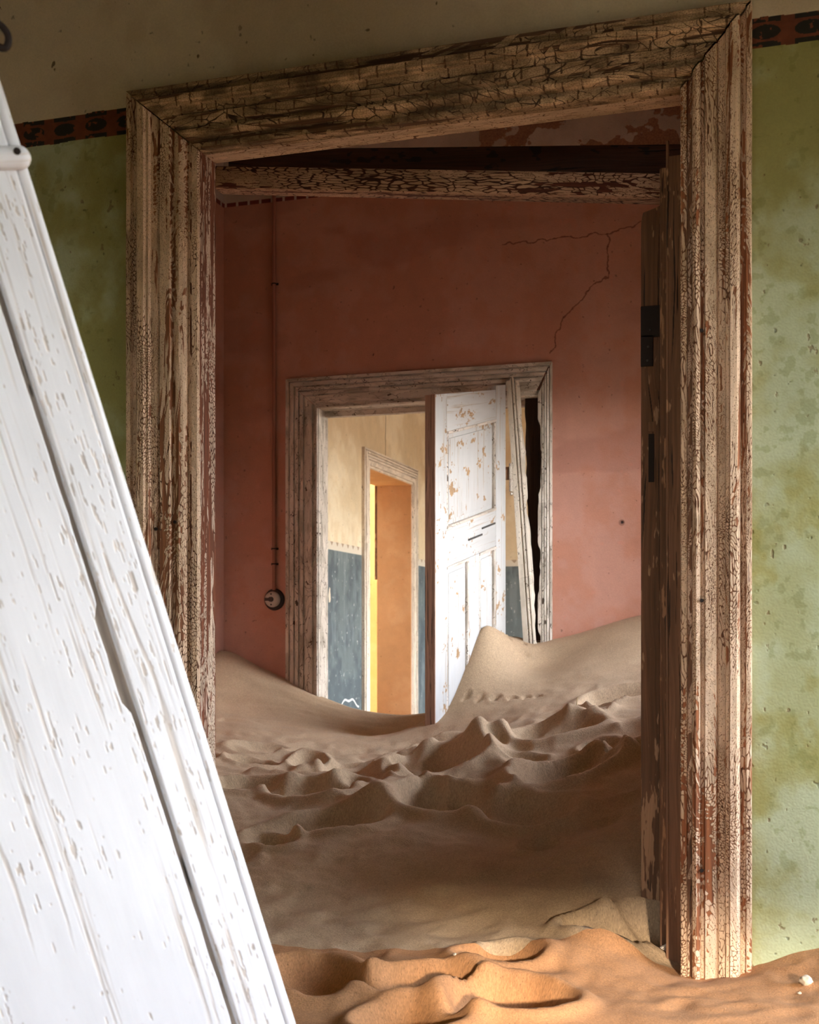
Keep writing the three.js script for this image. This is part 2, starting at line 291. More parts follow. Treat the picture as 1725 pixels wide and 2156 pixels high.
// far room: cream above, slate blue dado below, pale stencilled band between 1.72 and 1.77
const cream = plaster([228, 214, 184], [210, 192, 158], 801), blue = plaster([80, 90, 94], [98, 108, 108], 811);
function farWall(u, v) {
  if (v > 1.77) { const p = cream(u, v), st = ss(0.6, 0.75, fbm(u * 6, v * 5, 5, 820)), d = Math.abs(u + 7.62 + (fbm(v * 9, 3, 3, 5) - 0.5) * 0.03); const ck = v > 2.38 && v < 2.75 && d < 0.004; return ck ? [84, 62, 44, 0] : [...mix3(p.slice(0, 3), [196, 176, 142], st * 0.4), p[3]]; }
  if (v > 1.722) { const c = ((u + 20) / 0.09) % 1, f = (v - 1.722) / 0.048, tri = f > 0.55 && Math.abs(c - 0.5) < (f - 0.5) * 0.5; return tri ? [160, 140, 118, 0.5] : [205, 196, 178, 0.5]; }
  const p = blue(u, v), sc = ss(0.76, 0.80, fbm(u * 90, v * 40, 5, 830)), drip = ss(0.55, 0.75, fbm(u * 26, v * 4, 4, 840));
  let col = mix3(p.slice(0, 3), [150, 160, 160], drip * 0.28); col = mix3(col, [206, 206, 198], sc * 0.75);
  const q = Math.abs(v - (0.80 + 0.05 * Math.sin((u + 7.1) * 8.3) + 0.008 * Math.sin(u * 42))); if (u > -7.1 && u < -6.72 && q < 0.006) col = [226, 226, 220];   // chalk line
  if (Math.hypot((u + 6.60) / 0.02, (v - 1.46) / 0.05) < 0.7 + 0.6 * (fbm(u * 60, v * 60, 3, 6) - 0.3)) col = [216, 200, 176];
  return [...col, p[3] - 0.2 * sc];
}
const farLeftMat = matOf(bakeAt(1300, 1000, 3.6, 2.8, -8.9, 0.6, farWall), 0.003, 0.92);
const farBackMat = matOf(bakeAt(1000, 800, 3.6, 2.8, -2.6, 0.6, (u, v) => farWall(u - 6, v)), 0.003, 0.92);
const orangeMat = matOf(bake(600, 800, 1.4, 2.0, plaster([214, 168, 122], [200, 152, 106], 901)), 0.002, 0.92);
const yellowMat = matOf(bake(600, 800, 1.4, 2.0, plaster([226, 190, 124], [214, 174, 106], 921)), 0.003, 0.92);
const floorMat = matOf(bake(400, 400, 1.6, 1.6, rawWood({ seed: 951, base: [120, 84, 56] })), 0.002, 0.9);

// ================================================================ structure
const NEAR = -2.374, NEARB = -2.440, FAR = -5.226, FARB = -5.336, LEFT = -2.52, RIGHT = 1.15, RIGHT_RED = -0.04, BACK = -8.65;
struct('wall_front', 'green plaster wall with white top and stencilled frieze around the near doorway', wallZ(LEFT - 0.2, RIGHT + 0.3, 0, TOP, NEAR, NEAR - NEARB, [[-1.216, -0.19, 0, 2.275]]), greenPlaster);
struct('wall_far', 'brick red plaster wall holding the far doorway', wallZ(LEFT, RIGHT, 0, TOP, FAR, FAR - FARB, [[-2.06, -1.0, 0, 2.275]]), redPlaster);
struct('wall_back', 'cream wall with blue dado at the end of the furthest room', wallZ(LEFT, RIGHT, 0, TOP, BACK, 0.25), farBackMat);
struct('wall_left', 'left wall of the green room', wallX(NEAR, 3.5, 0, TOP, -1.98, -0.2), greenPlain);
struct('wall_left', 'left wall of the red room', wallX(FARB, NEAR, 0, TOP, LEFT, -0.24), redSide);
struct('wall_left', 'cream and slate blue wall of the furthest room with the doorway to the orange room', wallX(BACK - 0.25, FARB, 0, TOP, LEFT, -0.24, [[-8.172, -7.262, 0, 2.28]]), farLeftMat);
// right walls with window openings
const WIN = { green: [-2.25, -1.05, 0.95, 2.1], rear: [1.4, 2.37, 1.80, 2.28], rearLeft: [-1.95, -1.2, 1.25, 2.45], red: [-4.75, -3.6, 1.26, 2.32], far: [-8.4, -5.8, 0.9, 2.5] };
struct('wall_right', 'right wall of the green room with a window opening', wallX(NEARB, -0.6, 0, TOP, RIGHT, 0.16, [WIN.green]), greenPlain);
struct('wall_return', 'green wall return where the green room widens behind the viewer', wallZ(RIGHT, 2.56, 0, TOP, -0.6, 0.16), greenPlain);
struct('wall_right', 'right wall of the widened green room behind the viewer', wallX(-0.6, 3.5, 0, TOP, 2.4, 0.16, []), greenPlain);
struct('wall_right', 'right wall of the red room with a window opening', wallX(FARB, NEARB, 0, TOP, RIGHT_RED, 0.16, [WIN.red]), redSide);
struct('wall_right', 'right wall of the furthest room with a window opening', wallX(BACK - 0.25, FARB, 0, TOP, RIGHT, 0.3, [WIN.far]), creamPlain);
struct('wall_rear', 'green wall behind the viewer with two window openings', wallZ(-2.2, 2.56, 0, TOP, 3.7, 0.2, [WIN.rear, WIN.rearLeft]), greenPlain);
struct('ceiling', 'plaster ceiling over the rooms', slab(-5.4, 2.6, TOP, TOP + 0.2, BACK - 0.3, 3.7, 0), creamPlain);
struct('floor', 'buried timber floor under the sand', slab(-5.4, 2.6, -0.2, 0, BACK - 1.3, 3.7, 0), floorMat);
// orange room beyond the side doorway
struct('wall_left', 'yellow wall of the orange room', wallX(-9.9, -5.4, 0, TOP, -3.75, -0.2), yellowMat);
struct('wall_end', 'yellow end wall of the orange room', wallZ(-3.95, LEFT - 0.24, 0, TOP, -9.7, 0.2), yellowMat);
struct('wall_end', 'near end wall of the orange room with a window opening', wallZ(-3.95, LEFT - 0.24, 0, TOP, -5.3, 0.2, [[-3.6, -2.9, 1.4, 2.3]]), yellowMat);
const outside = new THREE.CircleGeometry(60, 48).rotateX(-Math.PI / 2);
struct('ground', 'desert sand outside the house', outside.translate(0, 0.15, 0), new THREE.MeshStandardMaterial({ color: 0x5e4a36, roughness: 1 }));

// window frames (outside the picture, they shape the daylight)
let wn = 0;
for (const k of ['green', 'red', 'far']) {
  const [z0, z1, y0, y1] = WIN[k], g = struct(`window_${++wn}`, 'empty weathered window frame in the right wall'), x = (k === 'red' ? RIGHT_RED : RIGHT) + 0.1;
  part('frame', mergeGeometries([slab(x, x + 0.05, y0, y1, z0, z0 + 0.05), slab(x, x + 0.05, y0, y1, z1 - 0.05, z1), slab(x, x + 0.05, y0, y0 + 0.05, z0, z1), slab(x, x + 0.05, y1 - 0.05, y1, z0, z1)]), farTrim, g);
}

for (const k of ['rear', 'rearLeft']) { const [x0, x1, y0, y1] = WIN[k], g = struct(`window_${++wn}`, 'empty weathered window frame in the wall behind the viewer'), z = 3.58;
  part('frame', mergeGeometries([slab(x0, x0 + 0.05, y0, y1, z, z + 0.05), slab(x1 - 0.05, x1, y0, y1, z, z + 0.05), slab(x0, x1, y0, y0 + 0.05, z, z + 0.05), slab(x0, x1, y1 - 0.05, y1, z, z + 0.05)]), farTrim, g); }

// ================================================================ near doorway
const PROFILE = [[0, 0], [0, 0.022], [0.015, 0.025], [0.07, 0.025], [0.085, 0.017], [0.15, 0.016], [0.17, 0.028], [0.20, 0.034], [0.29, 0.035], [0.31, 0.030], [0.35, 0.031], [0.365, 0.024], [0.45, 0.024], [0.475, 0.019], [0.50, 0.026], [0.64, 0.027], [0.66, 0.018], [0.70, 0.018], [0.72, 0.025], [0.77, 0.027], [0.82, 0.023], [0.84, 0.006], [0.90, 0.006], [0.91, 0.013], [0.985, 0.013], [1, 0.010], [1, -0.02]];
const O1 = { xl: -1.364, xr: -0.071, top: 2.401, bottom: 0.3 }, I1 = { xl: -1.198, xr: -0.200, top: 2.262 };
const door1 = struct('door_1', 'wide moulded door casing with cracked cream paint around the near doorway');
part('side_casing', casing('xl', O1, I1, PROFILE, NEAR, 1), woodPaintV, door1);
part('side_casing', casing('xr', O1, I1, PROFILE, NEAR, 2), woodPaintV2, door1);
part('head_casing', casing('head', O1, I1, PROFILE, NEAR + 0.003, 3), woodPaintH, door1);
part('side_lining', slab(-1.222, -1.1975, 0.3, 2.28, NEARB - 0.004, NEAR + 0.006, 0.002), reveal, door1);
part('side_lining', slab(-0.2005, -0.175, 0.3, 2.28, NEARB - 0.004, NEAR + 0.006, 0.002), postWood, door1);
part('head_lining', slab(-1.222, -0.175, 2.2625, 2.285, NEARB - 0.004, NEAR + 0.006, 0.002), soffit, door1);
for (const x of [-1.29, -1.245, -0.16, -0.11]) for (const y of [0.85, 1.35, 1.85]) if ((x < -1) || true) part('nail_head', new THREE.CylinderGeometry(0.0035, 0.0035, 0.006, 8).rotateX(Math.PI / 2).translate(x, y + x * 0.3, NEAR + 0.026), iron, door1);

// inner stop post at the right side of the near doorway
const post = thing('door_stop_post', 'brown stepped timber post just inside the right casing of the near doorway', 'post', [-0.22, 0.3, -2.49]);
part('outer_strip', slab(-0.012, 0.03, 0, 1.87, 0.015, 0.045), postWood, post);
part('inner_strip', slab(-0.03, 0.02, 0, 1.86, -0.03, 0.013), brownWood, post);
part('bead', slab(-0.0145, -0.009, 0, 1.9, 0.036, 0.047, 0.002), postWood, post);

// sagging head bar across the opening
function tilted(geo, a, b) { const ang = Math.atan2(b[1] - a[1], b[0] - a[0]); geo.rotateZ(ang); geo.translate(a[0], a[1], a[2]); return geo; }
const hb = thing('head_bar', 'sagging brown head bar with crackled pink-white paint across the top of the near doorway', 'beam', [-1.262, 2.258, -2.56]);
{ const len = 1.03, g = slab(0, len, 0, 0.05, -0.05, 0, 0.004); const p = g.attributes.position; for (let i = 0; i < p.count; i++) { const x = p.getX(i); p.setY(i, p.getY(i) - x * 0.127 + 0.0); } g.computeVertexNormals(); part('rail', toCreasedNormals(g, 0.5), woodBar, hb); }
const hd = thing('head_board', 'dark stained board wedged behind the sagging head bar', 'board', [-1.262, 2.305, -2.64]);
{ const len = 1.08, g = slab(0, len, 0, 0.07, -0.03, 0, 0.003), p = g.attributes.position; for (let i = 0; i < p.count; i++) { const x = p.getX(i); p.setY(i, p.getY(i) - x * 0.105); } g.computeVertexNormals(); part('board', toCreasedNormals(g, 0.5), darkWood, hd); }

// brown door leaf seen edge-on, open into the red room
const el = thing('door_leaf', 'narrow brown edge of the open door leaf at the right of the near doorway', 'door', [-0.299, 0.32, -2.6]);
{
  const s = new THREE.Shape([[0, 0], [0.036, 0], [0.036, 1.806], [0.03, 1.803], [0.004, 1.795], [0, 1.775]].map((p) => new THREE.Vector2(...p)));
  const g = new THREE.ExtrudeGeometry(s, { depth: 0.75, bevelEnabled: true, bevelSize: 0.0015, bevelThickness: 0.002, bevelSegments: 1 }); g.translate(0, 0, -0.75);
  part('leaf', metricUV(g), leafBrown, el);
  part('side_face', slab(0.0365, 0.0435, 0.02, 1.80, -0.74, 0.0005, 0.001), whiteBoard, el);
  part('hinge_plate', mergeGeometries([slab(-0.0015, 0.042, 1.535, 1.60, 0.002, 0.006, 0.001), slab(-0.0015, 0.024, 1.475, 1.54, 0.002, 0.006, 0.001)]), iron, el);
  for (const [x, y] of [[0.018, 1.55], [0.014, 1.515], [0.012, 1.487]]) part('screw', new THREE.SphereGeometry(0.0028, 8, 6).scale(1, 1, 0.5).translate(x, y, 0.006), nailIron, el);
  part('lock_mortise', slab(0.014, 0.026, 1.235, 1.335, 0.0015, 0.003, 0.0005), iron, el);
  part('peg', slab(0.014, 0.026, 1.34, 1.36, 0.0015, 0.0035, 0.0005), postWood, el);
}

// ================================================================ far doorway
const O2 = { xl: -2.202, xr: -0.978, top: 2.40, bottom: 0.5 }, I2 = { xl: -2.05, xr: -1.045, top: 2.262 };
const REED = [[0, 0], [0, 0.02], [0.10, 0.022], [0.115, 0.012], [0.15, 0.012], [0.165, 0.026], [0.27, 0.028], [0.285, 0.016], [0.31, 0.016], [0.325, 0.026], [0.42, 0.027], [0.435, 0.016], [0.46, 0.016], [0.475, 0.025], [0.57, 0.025], [0.585, 0.015], [0.61, 0.015], [0.625, 0.022], [0.85, 0.022], [0.87, 0.010], [0.93, 0.010], [0.94, 0.016], [0.99, 0.016], [1, 0.014], [1, -0.02]];
const REED_R = REED.slice(0, 19).map(([t, d]) => [t / 0.85, d]).concat([[1, 0.0]]);
const door2 = struct('door_2', 'white reeded door casing around the far doorway in the red wall');
part('side_casing', casing('xl', O2, I2, REED, FAR, 21, { steps: 50 }), farTrim, door2);
part('head_casing', casing('head', O2, { ...I2, xr: -1.052 }, REED, FAR, 22, { steps: 50 }), farTrim, door2);
part('broken_side_casing', casing('xr', O2, { ...I2, xr: -1.037 }, REED_R, FAR, 23, {
  steps: 120, shape: (x, y, t, v) => { const bite = t > 0.75 ? 0.012 * ss(0.5, 0.7, fbm(v * 9, 2, 3, 31)) + 0.018 * Math.exp(-(((v - 1.98) / 0.035) ** 2)) : 0; return [x + bite * (t - 0.7) / 0.3, y]; },
}), farTrim, door2);
part('side_lining', slab(-2.075, -2.047, 0.5, 2.275, FARB - 0.006, FAR + 0.004, 0.002), farTrim, door2);
part('head_lining', slab(-2.07, -1.0, 2.260, 2.285, FARB - 0.006, FAR + 0.004, 0.002), farTrim, door2);
part('transom_stop', slab(-2.05, -1.09, 2.235, 2.262, FARB - 0.004, FARB + 0.03, 0.002), farTrim, door2);
// rotten timber behind the torn right side
{
  const pts = []; const N = 60; for (let i = 0; i <= N; i++) { const y = 0.5 + 1.77 * i / N; pts.push(new THREE.Vector2(-1.107 + 0.035 * (1 - i / N) + 0.016 * (fbm(y * 14, 3, 4, 71) - 0.5), y)); }
  pts.push(new THREE.Vector2(-0.99, 2.27), new THREE.Vector2(-0.99, 0.5));
  const g = new THREE.ExtrudeGeometry(new THREE.Shape(pts), { depth: 0.07, bevelEnabled: false }); g.translate(0, 0, FARB + 0.0);
  part('rotten_timber', metricUV(g), rotWood, door2);
}
// detached lining board leaning in the opening
{
  const t = thing('leaning_board', 'loose fluted white lining board leaning at the right of the far doorway', 'board', [-1.018, 0.6, -5.20]);
  const prof = [[0, 0], [0, 0.030], [0.36, 0.034], [0.40, 0.020], [0.46, 0.020], [0.50, 0.034], [0.62, 0.034], [0.66, 0.020], [0.70, 0.020], [0.74, 0.034], [0.86, 0.033], [0.90, 0.024], [1, 0.022], [1, 0]];
  const pos = [], uv = [], idx = [], n = 80, m = prof.length, len = 1.745;
  for (let j = 0; j <= n; j++) for (let i = 0; i < m; i++) {
    const s = j / n, y = s * len, w = mix(0.064, 0.054, s), [a, d] = prof[i]; const chip = i > m - 4 ? 0.010 * ss(0.45, 0.7, fbm(y * 11, 4, 3, 91)) + 0.012 * Math.exp(-(((y - 1.38) / 0.05) ** 2)) * -1 : 0;
    const top = j === n ? (a < 0.5 ? -0.045 * (1 - a * 2) : -0.035 * (a - 0.5) * 2) : 0;
    pos.push(-0.035 + a * w - y * 0.068 - chip, y + top, d * (1 - 0.3 * s)); uv.push(a * w, y);
  }
  for (let j = 0; j < n; j++) for (let i = 0; i < m; i++) { const i2 = (i + 1) % m, a = j * m + i, b = j * m + i2, c = a + m, d = b + m; idx.push(a, c, b, b, c, d); }
  const g = new THREE.BufferGeometry(); g.setAttribute('position', new THREE.Float32BufferAttribute(pos, 3)); g.setAttribute('uv', new THREE.Float32BufferAttribute(uv, 2)); g.setIndex(idx);
  part('board', toCreasedNormals(g, 0.6), paleTrim, t);
  const hx = -0.035 - 1.36 * 0.068 - 0.006, hy = 1.33;
  const hg = new THREE.Group(); hg.name = 'hinge'; t.add(hg);
  part('knuckle', mergeGeometries([new THREE.CylinderGeometry(0.008, 0.008, 0.055, 12).translate(hx, hy, 0.02), new THREE.CylinderGeometry(0.009, 0.009, 0.05, 12).translate(hx + 0.003, hy - 0.055, 0.02), new THREE.SphereGeometry(0.007, 10, 8).translate(hx, hy + 0.035, 0.02), new THREE.SphereGeometry(0.008, 10, 8).translate(hx + 0.005, hy - 0.09, 0.02)]), farTrim, hg);
  part('flap', slab(hx - 0.024, hx, hy - 0.03, hy + 0.026, 0.014, 0.019, 0.001), postWood, hg);
}

// ---------------------------------------------------------------- white panelled leaf, racked out of square, standing in the far doorway
{
  const A = new THREE.Vector3(-1.323, 0, -4.616), B = new THREE.Vector3(-1.168, 0, -5.165), L = A.distanceTo(B), T = 0.045;
  const t = thing('door_leaf', 'white peeling panelled door leaf standing half buried in the far doorway', 'door', [A.x, 0.45, A.z]);
  const dir = B.clone().sub(A).normalize();
  t.rotation.y = Math.atan2(-dir.z, dir.x);        // local x runs from the free edge to the hinge edge, local z is the visible face
  const Y0 = 0.45, rack = 0.27;
  const sheer = (g0, topFix) => { const g = g0; const p = g.attributes.position; for (let i = 0; i < p.count; i++) { const k = rack * p.getX(i); p.setY(i, p.getY(i) + (topFix ? k * mix(1, 0.72, ss(1.5, 1.78, p.getY(i))) : k)); } g.computeVertexNormals(); return toCreasedNormals(g, 0.6); };
  const box = (u0, u1, y0, y1, z0, z1, b = 0.003, up = false) => slab(u0, u1, y0 - Y0, y1 - Y0, z0, z1, b, up);
  const top = 2.171, bot = 0.46;
  // stiles stay upright; rails and panels are racked
  part('stile', sheer(box(0.0005, 0.088, bot, top, -T, 0), 1.7), whiteLeafTex, t);
  part('stile', sheer(box(0.485, L, bot, top + 0.02, -T, 0), 1.7), whiteLeafTex, t);
  part('free_edge', box(-0.004, 0.001, bot, top, -T - 0.001, -0.0005, 0.001), leafEdge, t);
  part('top_rail', sheer(box(0.088, 0.485, 2.015, top, -T + 0.002, -0.001), 1.7), whiteLeafTex, t);
  part('lock_rail', sheer(box(0.088, 0.485, 1.48, 1.63, -T + 0.002, -0.001)), whiteLeafTex, t);
  part('bottom_rail', sheer(box(0.088, 0.485, bot, 0.62, -T + 0.002, -0.001)), whiteLeafTex, t);
  part('muntin', sheer(box(0.262, 0.345, 0.62, 1.48, -T + 0.002, -0.001)), whiteLeafTex, t);
  const panel = (u0, u1, y0, y1) => {
    part('panel', sheer(box(u0, u1, y0, y1, -0.028, -0.014, 0.001, true)), whiteLeafTex, t);
    const f = 0.022, fr = part('field', sheer(box(u0 + f, u1 - f, y0 + f * 1.4, y1 - f * 1.4, -0.020, -0.006, 0.004, true)), whiteLeafTex, t);
    const m = 0.012; part('moulding', sheer(mergeGeometries([box(u0, u0 + m, y0, y1, -0.016, -0.001, 0.004), box(u1 - m, u1, y0, y1, -0.016, -0.001, 0.004), box(u0, u1, y0, y0 + m, -0.016, 0.004, 0.004), box(u0, u1, y1 - m, y1, -0.016, 0.004, 0.004)])), farTrim, t);
  };
  panel(0.088, 0.485, 1.63, 2.015); panel(0.088, 0.262, 0.62, 1.48); panel(0.345, 0.485, 0.62, 1.48);
  for (const [u, y] of [[0.25, 1.55], [0.36, 1.575]]) part('iron_bar', sheer(box(u, u + 0.11, y, y + 0.0075, 0.001, 0.006, 0.001)), nailIron, t);
}

// ================================================================ doorway to the orange room (in the left wall)
{
  const g = struct('door_3', 'pale casing of the doorway from the blue room to the orange room');
  const O3 = { xl: -8.285, xr: -7.150, top: 2.388, bottom: 0.4 }, I3 = { xl: -8.172, xr: -7.262, top: 2.272 };
  const turn = (geo) => { geo.applyMatrix4(new THREE.Matrix4().makeRotationY(-Math.PI / 2)); return geo; };
  // built in a plane, then stood against the left wall: along world z, facing +x
  const put = (geo) => { const m = new THREE.Matrix4().set(0, 0, 1, LEFT, 0, 1, 0, 0, -1, 0, 0, 0, 0, 0, 0, 1); geo.applyMatrix4(m); return geo; };
  const mir = (r) => ({ xl: -r.xr, xr: -r.xl, top: r.top, bottom: r.bottom });
  const o = mir(O3), i = mir(I3);
  part('side_casing', put(casing('xl', o, i, REED, 0, 41, { steps: 40 })), paleTrim, g);
  part('side_casing', put(casing('xr', o, i, REED, 0, 42, { steps: 40 })), paleTrim, g);
  part('head_casing', put(casing('head', o, i, REED, 0, 43, { steps: 40 })), paleTrim, g);
  part('side_lining', slab(LEFT - 0.245, LEFT + 0.004, 0.4, 2.29, -8.182, -8.166, 0.002), orangeMat, g);
  part('side_lining', slab(LEFT - 0.245, LEFT + 0.004, 0.4, 2.29, -7.270, -7.254, 0.002), orangeMat, g);
  part('head_lining', slab(LEFT - 0.245, LEFT + 0.004, 2.268, 2.29, -8.18, -7.256, 0.002), orangeMat, g);
  part('split_board', slab(LEFT - 0.262, LEFT - 0.246, 1.62, 2.29, -8.20, -8.166, 0.002), brownWood, g);
}

// ================================================================ light switch and its conduit on the red wall
{
  const t = thing('light_switch', 'old round rotary light switch low on the dark red wall', 'light switch', [-2.262, 1.398, FAR]);
  part('base', new THREE.LatheGeometry([[0, 0], [0.048, 0], [0.05, 0.006], [0.046, 0.016], [0.034, 0.018]].map((p) => new THREE.Vector2(...p)), 40).rotateX(Math.PI / 2), bakelite, t);
  part('cap', new THREE.LatheGeometry([[0.034, 0.016], [0.036, 0.030], [0.033, 0.042], [0.022, 0.045], [0, 0.046]].map((p) => new THREE.Vector2(...p)), 40).rotateX(Math.PI / 2), porcelain, t);
  part('knob', mergeGeometries([new THREE.CylinderGeometry(0.011, 0.012, 0.012, 20).rotateX(Math.PI / 2).translate(0, 0, 0.051), new THREE.BoxGeometry(0.024, 0.014, 0.009).translate(-0.018, 0, 0.049)]), bakelite, t);
  for (const s of [-1, 1]) part('screw', new THREE.CylinderGeometry(0.0035, 0.0035, 0.003, 10).rotateX(Math.PI / 2).translate(0, s * 0.024, 0.0462), iron, t);
  const c = thing('conduit_pipe', 'thin painted conduit running down the red wall to the switch', 'pipe', [-2.262, 1.44, FAR + 0.012]);
  part('pipe', bar([0, 0.0, 0], [0, TOP - 1.44, 0], 0.009, 12), conduit, c);
  for (const y of [0.12, 0.19, 1.40]) part('clip', mergeGeometries([new THREE.TorusGeometry(0.010, 0.003, 6, 16).rotateX(Math.PI / 2).translate(0, y, 0), slab(-0.018, 0.018, y - 0.005, y + 0.005, -0.011, -0.008, 0.001).clone()].map((q) => { return q.index ? q.toNonIndexed() : q; })), iron, c);
}

// ================================================================ white door leaf leaning in the foreground
{
  // local x: across the leaf to its right edge (x = 0), local y: along it, local z: towards the room
  const t = thing('door_leaf', 'big white weathered door leaf leaning in the left foreground, its foot in the sand', 'door', [-0.485, 0.42, -1.455]);
  const yawL = YAW + THREE.MathUtils.degToRad(26), lean = THREE.MathUtils.degToRad(17.7);
  t.rotation.order = 'YXZ'; t.rotation.set(0, yawL, lean);
  const Lh = 2.3, Wd = 0.74;
  part('stile', slab(-0.068, -0.014, 0, Lh, -0.04, 0, 0.004), whiteBoard, t);
  const bead = new THREE.CapsuleGeometry(0.0085, Lh - 0.02, 6, 12).scale(1, 1, 1).translate(-0.0085, Lh / 2, -0.009); part('edge_bead', metricUV(bead), whiteBoard, t);
  part('edge_strip', slab(-0.015, -0.001, 0, Lh, -0.04, -0.011, 0.002), whiteBoard, t);
  part('groove_bed', slab(-0.082, -0.066, 0, Lh, -0.04, -0.012, 0.0005), grooveWood, t);
  // broad plank with a chipped right edge
  const pts = [new THREE.Vector2(-Wd, 0)]; const N = 160;
  pts.push(new THREE.Vector2(-0.078, 0));
  for (let i = 0; i <= N; i++) { const y = Lh * i / N, c = 0.007 * ss(0.58, 0.62, fbm(y * 7, 1, 3, 44)) + 0.0015 * fbm(y * 60, 2, 2, 45); pts.push(new THREE.Vector2(-0.0755 - c, y)); }
  pts.push(new THREE.Vector2(-Wd, Lh));
  const g = new THREE.ExtrudeGeometry(new THREE.Shape(pts), { depth: 0.032, bevelEnabled: true, bevelSize: 0.0015, bevelThickness: 0.003, bevelSegments: 2 }); g.translate(0, 0, -0.036);
  part('panel_board', metricUV(g), whiteBoard, t);
  part('far_stile', slab(-Wd - 0.07, -Wd - 0.004, 0, Lh, -0.04, 0, 0.004), whiteBoard, t);
  const hinge = new THREE.CapsuleGeometry(0.0125, 0.055, 6, 14).rotateZ(Math.PI / 2 - 0.12).translate(-0.036, 1.408, 0.004);
  part('hinge_pin', metricUV(hinge), whiteBoard, t);
  part('pin_hole', new THREE.CylinderGeometry(0.004, 0.004, 0.003, 10).rotateX(Math.PI / 2).translate(-0.012, 1.408, 0.0155), iron, t);
  const hk = new THREE.CatmullRomCurve3([[-0.044, 1.545, 0.0], [-0.014, 1.547, 0.012], [0.01, 1.543, 0.012], [0.018, 1.53, 0.01], [0.012, 1.518, 0.008], [0.0, 1.523, 0.006]].map((p) => new THREE.Vector3(...p)));
  part('iron_hook', new THREE.TubeGeometry(hk, 40, 0.004, 8), iron, t);
}

// ================================================================ sand
const CTRL = [[-2.508, -5.22, 1.163], [-2.353, -5.22, 1.098], [-2.199, -5.22, 1.034], [-2.052, -5.2, 0.962], [-1.98, -5.22, 0.93], [-1.814, -5.2, 0.891], [-1.593, -5.2, 0.875], [-1.42, -4.64, 0.872], [-1.31, -4.60, 0.89], [-1.29, -4.69, 0.932], [-1.255, -4.82, 1.078], [-1.215, -4.967, 1.279], [-1.42, -4.95, 0.872], [-1.38, -5.12, 0.93], [-1.167, -5.25, 1.23], [-1.063, -5.2, 1.197], [-0.971, -5.2, 1.216], [-0.782, -5.22, 1.27], [-0.604, -5.22, 1.319], [-1.051, -4.95, 1.114], [-0.83, -4.8, 1.101], [-0.526, -4.7, 1.124], [-0.47, -4.2, 1.009], [-0.653, -4, 0.939], [-1.04, -4.4, 0.902], [-0.822, -3.6, 0.809], [-0.985, -3.9, 0.847], [-0.38, -3.4, 0.872], [-0.578, -3.5, 0.842], [-0.33, -2.95, 0.787], [-0.528, -3.05, 0.739],
  [-1.018, -3.15, 0.725], [-1.18, -3.65, 0.791], [-1.737, -4.1, 0.789], [-1.755, -3.6, 0.776], [-1.419, -3.35, 0.733], [-2.317, -4.8, 0.947], [-2.009, -4.55, 0.87], [-1.745, -4.6, 0.844], [-1.322, -4.5, 0.835], [-0.745, -2.95, 0.697], [-0.889, -2.75, 0.635], [-1.186, -2.8, 0.642], [-1.059, -2.5, 0.592], [-0.76, -2.35, 0.59], [-0.559, -2.45, 0.61], [-0.441, -2.55, 0.654], [-0.326, -2.65, 0.72], [-0.261, -2.5, 0.606], [-0.33, -2.45, 0.655], [-0.217, -2.42, 0.597], [-0.143, -2.374, 0.599], [-0.07, -2.374, 0.62], [0.047, -2.374, 0.664], [-0.389, -2.25, 0.61], [-0.531, -2.1, 0.596], [-0.893, -2.2, 0.581], [-0.789, -2.08, 0.571], [-0.283, -2.1, 0.61], [-0.05, -2.08, 0.629], [0.042, -2.15, 0.64],
  [1.1, -5.1, 1.36], [1.1, -4, 1.1], [1.1, -3, 0.95], [0.4, -4.4, 1.1], [0.3, -2.9, 0.85], [-2.5, -3.9, 0.88], [-2.5, -2.8, 0.85], [-1.7, -2.6, 0.62], [1.0, -2.2, 0.75], [1.0, -1, 0.68], [0.2, -1.4, 0.6], [-0.8, -1.4, 0.56], [-1.9, -1.4, 0.58], [-1.9, -2.3, 0.6], [0, 0, 0.52], [-1.8, 0, 0.55], [1, 1, 0.6], [-1.8, 1.8, 0.55], [0, 3.4, 0.5], [1.1, 3.4, 0.55], [-1.9, 3.4, 0.55],
  [-1.8, -5.6, 0.80], [-1.4, -5.6, 0.84], [-1.0, -5.6, 1.02], [0.9, -5.7, 1.1], [-2.4, -5.7, 0.85], [-2.45, -7, 0.60], [-1.5, -7, 0.62], [0.9, -7, 0.7], [-2.45, -8.4, 0.64], [-2.0, -8.6, 0.74], [0.5, -8.5, 0.7], [-3.6, -7.6, 0.5], [-3.6, -9.4, 0.45], [-2.95, -8.5, 0.55], [-3.6, -5.6, 0.5]];
const tps = (r2) => (r2 < 1e-9 ? 0 : 0.5 * r2 * Math.log(r2));
const WEIGHTS = (() => {
  const n = CTRL.length, m = n + 3, A = [];
  for (let i = 0; i < m; i++) { A.push(new Float64Array(m + 1)); }
  for (let i = 0; i < n; i++) { const [x, z, y] = CTRL[i]; for (let j = 0; j < n; j++) A[i][j] = tps((x - CTRL[j][0]) ** 2 + (z - CTRL[j][1]) ** 2) + (i === j ? 0.0012 : 0); A[i][n] = A[n][i] = 1; A[i][n + 1] = A[n + 1][i] = x; A[i][n + 2] = A[n + 2][i] = z; A[i][m] = y; }
  for (let c = 0; c < m; c++) { let p = c; for (let r = c + 1; r < m; r++) if (Math.abs(A[r][c]) > Math.abs(A[p][c])) p = r; [A[c], A[p]] = [A[p], A[c]]; for (let r = 0; r < m; r++) if (r !== c) { const f = A[r][c] / A[c][c]; if (f) for (let k = c; k <= m; k++) A[r][k] -= f * A[c][k]; } }
  return A.map((r, i) => r[m] / r[i]);
})();
